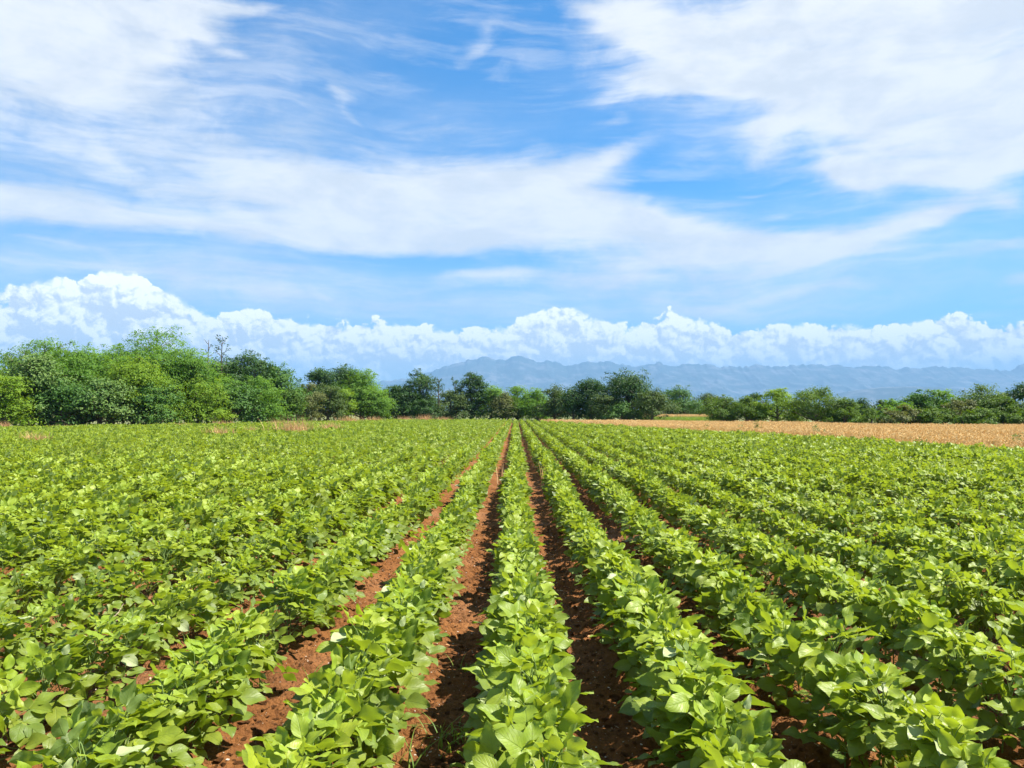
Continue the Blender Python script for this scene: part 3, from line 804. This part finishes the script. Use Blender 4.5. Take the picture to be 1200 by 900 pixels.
def bare_tree(label, px, d, top, wpx, seed, leaves=260):
    r = np.random.default_rng(seed); x0, y0 = at(px, d); H = high(top, d); W = wpx*d/F
    o = empty("sparse_tree", (x0, y0, -.08)); tag(o, label, "tree")
    T, C = Geo(), Geo(); tips = []
    tube(T, [(0, 0, 0), (.05, 0, H*.4), (-.05, 0, H*.7), (.02, 0, H*.97)], [.12, .09, .06, .02], 7)
    for i in range(13):
        t = .55+.42*i/12; a = i*2.4+r.uniform(-.4, .4); ln = W*.5*r.uniform(.6, 1.0)*(1.25-t*.6)
        b = np.array([0, 0, H*t*.95]); e = b+np.array([math.cos(a)*ln, math.sin(a)*ln, ln*r.uniform(.5, 1.2)]); e[2] = min(e[2], H)
        tube(T, [b, (b+e)/2+np.array([0, 0, -.05]), e], [.035, .025, .01], 4); tips += [b+(e-b)*q for q in (.5, .7, .85, 1)]
        for _ in range(2):
            q = r.uniform(.4, .8); b2 = b+(e-b)*q; e2 = b2+r.normal(0, .25*ln, 3)+np.array([0, 0, .3*ln]); tube(T, [b2, (b2+e2)/2, e2], [.018, .012, .006], 3); tips.append(e2)
    tips = np.array(tips)
    for k in range(leaves):
        p = tips[r.integers(len(tips))]+r.normal(0, .13, 3)*[1, 1, .8]; nn = np.array([0, -.2, .8])+r.normal(0, .5, 3)
        ax = np.cross(nn, r.normal(0, 1, 3)); ax /= np.linalg.norm(ax); ay = np.cross(nn/np.linalg.norm(nn), ax); s = r.uniform(.10, .2)
        C.add([p-ax*s*.6, p-ay*s*.36, p+ax*s*.6, p+ay*s*.36], [[0, 1, 2, 3]], rnd=r.random())
    link("trunk", T.build("trunk", M['bark']), o); link("crown", C.build("crown", TREE['dark'], False), o)

def front(px): return float(np.interp(px, [0, 160, 310, 360, 450, 620, 660, 700, 770, 830, 910, 1050, 1200], [61, 67, 78, 88, 103, 109, 100, 97, 93, 80, 77.5, 65.5, 64]))

def build_trees():
    GL, GC, GR = "trees and shrubs on the left of the field", "trees across the far end of the field", "bushes and trees behind the grain"
    L = [ # name, label, px, offset behind the front, top, width, leaf kind, style, base, density
     ("shrub", "bright yellow green shrub cut by the left edge of the photo", 6, 0, 432, 62, 'yellow', 'bush', .02, 1.1, GL),
     ("broadleaf_tree", "tree with pale silvery leaves, second from the left edge", 36, 1.5, 412, 72, 'pale', 'round', .03, 1.1, GL),
     ("feathery_tree", "feathery blue green treetop rising behind the silvery leaved tree", 48, 6, 392, 98, 'feathery', 'round', .1, .75, GL),
     ("shrub", "round mid green shrub in front, right of the silvery leaved tree", 72, 0, 448, 62, 'glossy', 'bush', .02, 1.2, GL),
     ("feathery_tree", "green feathery tree behind the round mid green shrub", 92, 4, 404, 84, 'feathery', 'round', .08, .95, GL),
     ("shrub", "grey green glossy shrub left of the bright yellow green tree", 116, .3, 442, 72, 'pale', 'bush', .02, 1.2, GL),
     ("feathery_tree", "feathery tree with thin top behind the grey green glossy shrub", 130, 5, 408, 88, 'feathery', 'round', .1, .85, GL),
     ("feathery_tree", "tallest feathery tree of the left group, with a ragged top", 182, 6, 384, 118, 'feathery', 'round', .08, .95, GL),
     ("feathery_tree", "bright yellow green tree in front of the tallest tree", 156, 2, 420, 84, 'yellow', 'round', .04, 1.0, GL),
     ("shrub", "dark glossy shrub in shade below the tallest tree", 178, .3, 450, 56, 'glossy', 'bush', .02, 1.2, GL),
     ("feathery_tree", "sloping yellow green tree right of the tallest tree", 220, 2.5, 408, 84, 'feathery', 'round', .05, 1.0, GL),
     ("shrub", "yellow green shrub below the sloping tree", 233, .5, 440, 66, 'yellow', 'bush', .02, 1.1, GL),
     ("broadleaf_tree", "very dark tree below the nearly bare treetop", 262, 5, 418, 52, 'dark', 'round', .06, 1.1, GL),
     ("broadleaf_tree", "dark tree with a pointed crown right of the nearly bare treetop", 290, 5, 413, 58, 'dark', 'round', .06, 1.1, GL),
     ("shrub", "round glossy bush below the very dark tree", 270, .3, 449, 58, 'glossy', 'bush', .02, 1.25, GL),
     ("shrub", "mid green shrub between the glossy bush and the bluish tree", 302, .8, 440, 48, 'feathery', 'bush', .02, 1.1, GL),
     ("broadleaf_tree", "tall bluish green tree at the right end of the left group", 324, 2.2, 423, 58, 'glossy', 'round', .04, 1.15, GL),
     ("shrub", "low leafy bush at the foot of the bluish green tree", 337, .0, 456, 34, 'hedge', 'bush', .02, 1.1, GL),
     ("sapling", "thin brownish sapling between the bluish tree and the dark treetops", 358, .5, 449, 34, 'brownish', 'column', .05, .8, GL),
     ("broadleaf_tree", "dark round treetop behind the brownish sapling", 374, 8, 431, 36, 'dark', 'round', .2, 1.1, GC),
     ("broadleaf_tree", "dark broad treetop behind the pale sapling", 404, 8, 428, 46, 'dark', 'round', .15, 1.1, GC),
     ("broadleaf_tree", "olive green tree in front of the two dark treetops", 384, 1.5, 447, 40, 'olive', 'round', .03, 1.1, GC),
     ("sapling", "slender pale yellow sapling at the field end", 404, .3, 452, 20, 'yellow', 'column', .05, .9, GC),
     ("feathery_tree", "bluish feathery tree sloping down to the right of the pale sapling", 424, 3, 433, 52, 'feathery', 'round', .04, 1.1, GC),
     ("shrub", "rounded green shrub overhanging the shaded field end", 432, .3, 452, 42, 'feathery', 'bush', .04, 1.1, GC),
     ("broadleaf_tree", "low dark tree left in the thicket, beside the rounded green shrub", 455, 2.5, 453, 36, 'dark', 'round', .05, 1.2, GC),
     ("broadleaf_tree", "dark tree just left of the tall airy oak", 472, 2, 449, 36, 'dark', 'round', .05, 1.2, GC),
     ("oak_tree", "tall dark airy oak with sky showing through its crown", 492, 3, 434, 34, 'dark', 'vase', .05, .75, GC),
     ("shrub", "dark low shrub at the foot of the airy oak", 498, .3, 466, 36, 'dark', 'bush', .03, 1.2, GC),
     ("shrub", "olive bush between the airy oak and the columnar dark tree", 528, 1.5, 456, 38, 'olive', 'round', .04, 1.1, GC),
     ("oak_tree", "dark columnar tree with a narrow dense top", 552, 2.5, 434, 28, 'dark', 'column', .05, 1.15, GC),
     ("broadleaf_tree", "light green tree just right of the columnar dark tree", 575, 2, 450, 32, 'feathery', 'round', .04, 1.1, GC),
     ("shrub", "small brownish bush in front of the light green tree", 590, .3, 461, 28, 'brownish', 'bush', .03, 1.1, GC),
     ("broadleaf_tree", "green tree with two humps above the vanishing rows", 606, 2, 451, 40, 'feathery', 'round', .04, 1.1, GC),
     ("broadleaf_tree", "light green tree above the start of the tan grain", 630, 1.5, 455, 38, 'feathery', 'round', .03, 1.1, GC),
     ("broadleaf_tree", "olive tree above the left tip of the tan grain", 650, 2, 452, 40, 'olive', 'round', .03, 1.2, GC),
     ("broadleaf_tree", "dark low tree left of the round headed dark tree", 672, 1.5, 454, 34, 'dark', 'round', .03, 1.2, GC),
     ("broadleaf_tree", "round headed dark tree left of the biggest oak", 692, 3, 443, 36, 'dark', 'round', .05, 1.15, GC),
     ("shrub", "mixed olive shrub under the round headed dark tree", 706, .3, 460, 32, 'olive', 'bush', .03, 1.2, GC),
     ("oak_tree", "biggest dark oak of the far trees, wide domed crown", 736, 3.2, 433, 54, 'dark', 'round', .05, 1.15, GC),
     ("shrub", "glossy low shrub at the foot of the biggest oak", 728, .2, 470, 34, 'glossy', 'bush', .03, 1.2, GC),
     ("shrub", "olive round bush right of the biggest oak", 764, .6, 456, 40, 'olive', 'bush', .03, 1.25, GC),
     ("broadleaf_tree", "light glossy round tree farther back behind the gap", 796, 38, 453, 44, 'glossy', 'round', .03, 1.1, GC),
     ("broadleaf_tree", "low grey green tree farther back right of the gap", 826, 48, 462, 44, 'olive', 'round', .03, 1.1, GC),
     ("shrub", "green bush at the right side of the gap in the trees", 846, .6, 464, 36, 'hedge', 'bush', .02, 1.2, GR),
     ("shrub", "yellowish green bush between the gap and the bright tree", 874, .9, 465, 38, 'hedge', 'bush', .02, 1.2, GR),
     ("broadleaf_tree", "small dark treetop poking up left of the bright tree", 884, 4, 462, 18, 'dark', 'round', .1, 1.1, GR),
     ("broadleaf_tree", "bright green round tree behind the grain", 911, 1.0, 455, 48, 'yellow', 'round', .03, 1.15, GR),
     ("broadleaf_tree", "green tree with fanning shoots behind the grain, right of the bright tree", 956, 1.2, 455, 60, 'hedge', 'vase', .03, 1.0, GR),
     ("shrub", "low green shrub right of the fanning tree", 990, 2, 467, 34, 'hedge', 'bush', .02, 1.1, GR),
     ("hedge_bush", "dark clipped looking bush in the low hedge below the shrub", 988, .2, 478, 40, 'hedge', 'bush', .02, 1.3, GR),
     ("broadleaf_tree", "dark far round tree standing above the low hedge", 1008, 40, 467, 20, 'dark', 'round', .03, 1.1, GR),
     ("broadleaf_tree", "small far round tree right of the dark far tree", 1032, 34, 469, 16, 'dark', 'round', .03, 1.1, GR),
     ("hedge_bush", "lowest bush of the hedge under the two far round trees", 1020, .4, 480, 42, 'hedge', 'bush', .02, 1.3, GR),
     ("broadleaf_tree", "green tree at the left end of the dark hump of trees", 1050, 5, 465, 40, 'feathery', 'round', .03, 1.1, GR),
     ("hedge_bush", "reddish green bush in the hedge left of the arching bush", 1056, .6, 476, 46, 'brownish', 'bush', .02, 1.3, GR),
     ("broadleaf_tree", "dense dark green tree in the hump behind the hedge", 1078, 6, 459, 42, 'glossy', 'round', .03, 1.2, GR),
     ("broadleaf_tree", "dense green tree right of the hump's dark tree", 1104, 6, 456, 44, 'feathery', 'round', .03, 1.2, GR),
     ("hedge_bush", "arching dark bush in the hedge before the hump of trees", 1088, .5, 477, 46, 'hedge', 'bush', .02, 1.3, GR),
     ("hedge_bush", "wide arching bush with a pale top in the hedge", 1126, .2, 478, 58, 'hedge', 'bush', .02, 1.3, GR),
     ("shrub", "tall bush with reddish shoots behind the wide arching bush", 1122, 2.5, 467, 50, 'brownish', 'bush', .02, 1.2, GR),
     ("broadleaf_tree", "spiky topped green tree above the right end of the hedge", 1152, 4, 452, 40, 'hedge', 'vase', .03, 1.1, GR),
     ("hedge_bush", "light green bush right of the wide arching bush", 1160, .6, 480, 42, 'hedge', 'bush', .02, 1.25, GR),
     ("shrub", "flat topped yellowish shrub below the spiky topped tree", 1174, 2.2, 465, 48, 'hedge', 'bush', .02, 1.2, GR),
     ("oak_tree", "dark tree cut by the right edge of the photo", 1200, 3.5, 452, 56, 'dark', 'round', .04, 1.2, GR),
     ("hedge_bush", "small pale topped bush at the right edge of the hedge", 1196, .0, 484, 34, 'hedge', 'bush', .02, 1.2, GR),
    ]
    for i, (nm, lab, px, off, top, w, kind, style, base, dens, grp) in enumerate(L):
        d = front(px) + off + w/2*front(px)/F*.55
        build_tree(nm, lab, "tree" if 'tree' in nm else "sapling" if nm == 'sapling' else "shrub", px, d, top, w*(1.28 if grp is GR else 1.16), kind, 1000+i*7, style, base, dens, grp,
                   leaf_s={'pale': .20, 'glossy': .19, 'hedge': .13, 'feathery': .15, 'yellow': .15}.get(kind, .17)*(1 if d < 90 else 1.08))
    bare_tree("nearly bare thin treetop standing above the dark trees", 259, 78, 390, 26, 91, 300)
    bare_tree("leafless twiggy treetop left of the nearly bare treetop", 243, 77, 394, 16, 92, 14)
    bare_tree("thin dark pole tree with a few leaves right of the airy oak", 514, 107, 442, 20, 93, 420)
    bare_tree("sparse thin tree left of the columnar dark tree", 534, 112, 443, 20, 94, 520)
    # the wood beyond, out of sight of single trunks
    r = np.random.default_rng(77); g = Geo()
    N = 52000
    px = r.uniform(-250, 1500, N); d = np.interp(px, [-250, 0, 310, 450, 620, 770, 800, 840, 1050, 1500], [72, 72, 92, 118, 122, 112, 150, 150, 120, 110]) + r.uniform(0, 8, N)
    topy = np.interp(px, [-250, 0, 60, 180, 260, 340, 400, 470, 620, 760, 800, 1000, 1040, 1200, 1500], [420, 425, 418, 415, 432, 450, 446, 462, 466, 466, 470, 477, 476, 470, 460])
    x = (px-VPX)/F*d
    Ht = CAMH + (HZ-topy)/F*d
    z = Ht*r.random(N)**.8*(.75+.4*value_noise(x, d, .28, 5))
    p = np.stack([x, d, z], -1); nrm = np.array([.2, -.4, .6])+r.normal(0, .5, (N, 3)); nrm /= np.linalg.norm(nrm, axis=1)[:, None]
    ax = np.cross(nrm, r.normal(0, 1, (N, 3))); ax /= np.linalg.norm(ax, axis=1)[:, None]; ay = np.cross(nrm, ax); s = r.uniform(.18, .42, N)[:, None]
    V = np.stack([p-ax*s*.6, p-ay*s*.4, p+ax*s*.6, p+ay*s*.4], 1).reshape(-1, 3)
    g.add(V, np.arange(N*4).reshape(N, 4), rnd=np.repeat(np.clip(value_noise(x, z, .5, 8)+r.normal(0, .15, N), 0, 1), 4))
    o = link("woods", g.build("woods", TREE['olive'], False)); tag(o, "mass of trees farther back behind the front trees", "woods", kind='stuff')

# ------------------------------------------------------------------ mountains and air
def build_mountains():
    prof = [(-900, 455), (0, 450), (300, 448), (400, 449), (440, 447), (475, 443), (505, 435), (530, 426), (545, 423), (560, 418.5), (570, 417.5), (580, 421.5), (590, 421), (600, 417.5), (612, 417), (620, 419.5), (628, 424), (640, 423), (650, 422.5), (660, 429), (668, 428), (690, 424), (710, 424), (730, 427), (745, 428), (760, 426), (772, 423.5), (785, 429), (800, 427), (812, 426), (828, 426.5), (840, 430), (860, 429), (875, 430), (885, 427), (895, 428), (905, 430), (915, 430), (930, 427), (950, 427), (975, 428), (985, 428), (1000, 430), (1020, 428), (1040, 431), (1050, 433), (1060, 430), (1090, 430), (1140, 431), (1180, 434), (1192, 428), (1210, 421), (1300, 418), (2200, 440)]
    D = 12500.
    px = np.concatenate([np.linspace(-370, 380, 60), np.linspace(384, 1240, 860), np.linspace(1250, 1570, 40)])
    ypx = np.interp(px, [a for a, _ in prof], [b for _, b in prof])
    ysm = ypx.copy()
    ypx = ypx - 2.2*(value_noise(px, px*0, .10, 4)-.5) - 2.6*(value_noise(px, px*0, .27, 6)-.5)
    crest = (HZ - ypx)/F*D + CAMH; smooth = (HZ - np.convolve(np.pad(ysm, 12, 'edge'), np.ones(25)/25, 'valid'))/F*D + CAMH
    nd = 110; t = np.linspace(0, 1.25, nd)
    T, PX = np.meshgrid(t, px, indexing='ij')
    C = smooth[None] + (crest-smooth)[None]*np.clip(T, 0, 1)**5
    dep = D - 3600*(1-T)
    X = (PX-VPX)/F*D*(dep/D*.35+.65)
    WX = PX + 26*(value_noise(PX, T*150, .030, 31)-.5) + 10*(value_noise(PX, T*150, .08, 32)-.5); WT = T*150 + 30*(value_noise(PX, T*150, .035, 33)-.5)
    rid = np.abs(value_noise(WX, WT*.45, .040, 14)-.5)*2; rid2 = np.abs(value_noise(WX, WT*.6, .095, 15)-.5)*2 + .5*np.abs(value_noise(WX, WT*.8, .21, 16)-.5)*2
    up = np.clip(T, 0, 1)**1.35
    k = np.sin(np.pi*np.clip(T, 0, 1))
    Z = C*up - k*(rid*.34+rid2*.12)*C*.26
    Z = np.where(T > 1, C*(1-(T-1)*2.2), Z) - 3
    V = np.stack([X, dep, Z], -1).reshape(-1, 3); nx = len(px)
    i = np.arange(nd-1)[:, None]*nx + np.arange(nx-1)[None]
    Q = np.stack([i, i+1, i+nx+1, i+nx], -1).reshape(-1, 4)
    m, n = material("mountain_rock")
    co_ = n.node('ShaderNodeTexCoord').outputs['Object']
    a = n.noise(n.mapping(co_, scale=(.004, .004, .0012)), 1, 7, .65)
    p = principled(n, n.mix(n.step(a, .45, .68), (.035, .055, .05), (.15, .15, .15)), .95, .1)
    finish(n, p.outputs[0])
    tag(link("mountains", mesh_np("mountains", V, [Q], m)), kind='structure')
    # low foothill in front
    px = np.linspace(930, 1260, 90); d2 = 8200.
    hp = np.interp(px, [930, 1000, 1030, 1060, 1090, 1130, 1260], [470, 457, 453.5, 452.5, 453, 457, 462])
    cr = (HZ-hp)/F*d2
    t = np.linspace(0, 1.3, 14); T, PX = np.meshgrid(t, px, indexing='ij'); C = np.broadcast_to(cr, T.shape)
    dep = d2-900*(1-T); X = (PX-VPX)/F*d2; Z = np.where(T <= 1, C*np.sin(T*np.pi/2), C*(1-(T-1)*2.5))-3
    V = np.stack([X, dep, Z], -1).reshape(-1, 3); nx = len(px); i = np.arange(13)[:, None]*nx+np.arange(nx-1)[None]
    Q = np.stack([i, i+1, i+nx+1, i+nx], -1).reshape(-1, 4)
    tag(link("foothill", mesh_np("foothill", V, [Q], m)), kind='structure')

HAZE_DENS, HAZE_COL = 1.1e-4, (.265, .50, .80)
def build_haze():
    x0, x1, y0, y1, z0, z1 = -14000, 14000, -2500, 16500, -5., 960.
    V = [(x, y, z) for z in (z0, z1) for y in (y0, y1) for x in (x0, x1)]
    Q = [[0, 2, 3, 1], [4, 5, 7, 6], [0, 1, 5, 4], [2, 6, 7, 3], [0, 4, 6, 2], [1, 3, 7, 5]]
    m, n = material("haze_air")
    v = n.node('ShaderNodeVolumePrincipled'); v.inputs['Color'].default_value = (*HAZE_COL, 1); v.inputs['Density'].default_value = HAZE_DENS
    v.inputs['Anisotropy'].default_value = .0
    o = n.node('ShaderNodeOutputMaterial'); n.t.links.new(v.outputs[0], o.inputs['Volume'])
    ob = link("haze", mesh_np("haze", V, [np.array(Q)], m, False)); tag(ob, kind='stuff')

# ------------------------------------------------------------------ run
build_light(); build_world()
import os
FAST_SKY = os.environ.get("SKY_ONLY")
if not FAST_SKY:
    build_ground(); build_beans(); build_grain(); build_verge(); build_trees()
build_mountains(); build_haze()

c = scene.cycles
c.use_denoising = True
try: c.denoiser = 'OPENIMAGEDENOISE'; c.denoising_input_passes = 'RGB_ALBEDO_NORMAL'
except Exception: pass
c.max_bounces = 6; c.diffuse_bounces = 3; c.glossy_bounces = 2; c.transmission_bounces = 4; c.transparent_max_bounces = 4; c.volume_bounces = 0
c.caustics_reflective = False; c.caustics_refractive = False; c.sample_clamp_indirect = 6
c.use_adaptive_sampling = True; c.adaptive_threshold = .015
scene.view_settings.view_transform = 'Standard'; scene.view_settings.look = 'None'
scene.view_settings.exposure = 1.4; scene.view_settings.gamma = 1; scene.view_settings.use_curve_mapping = False
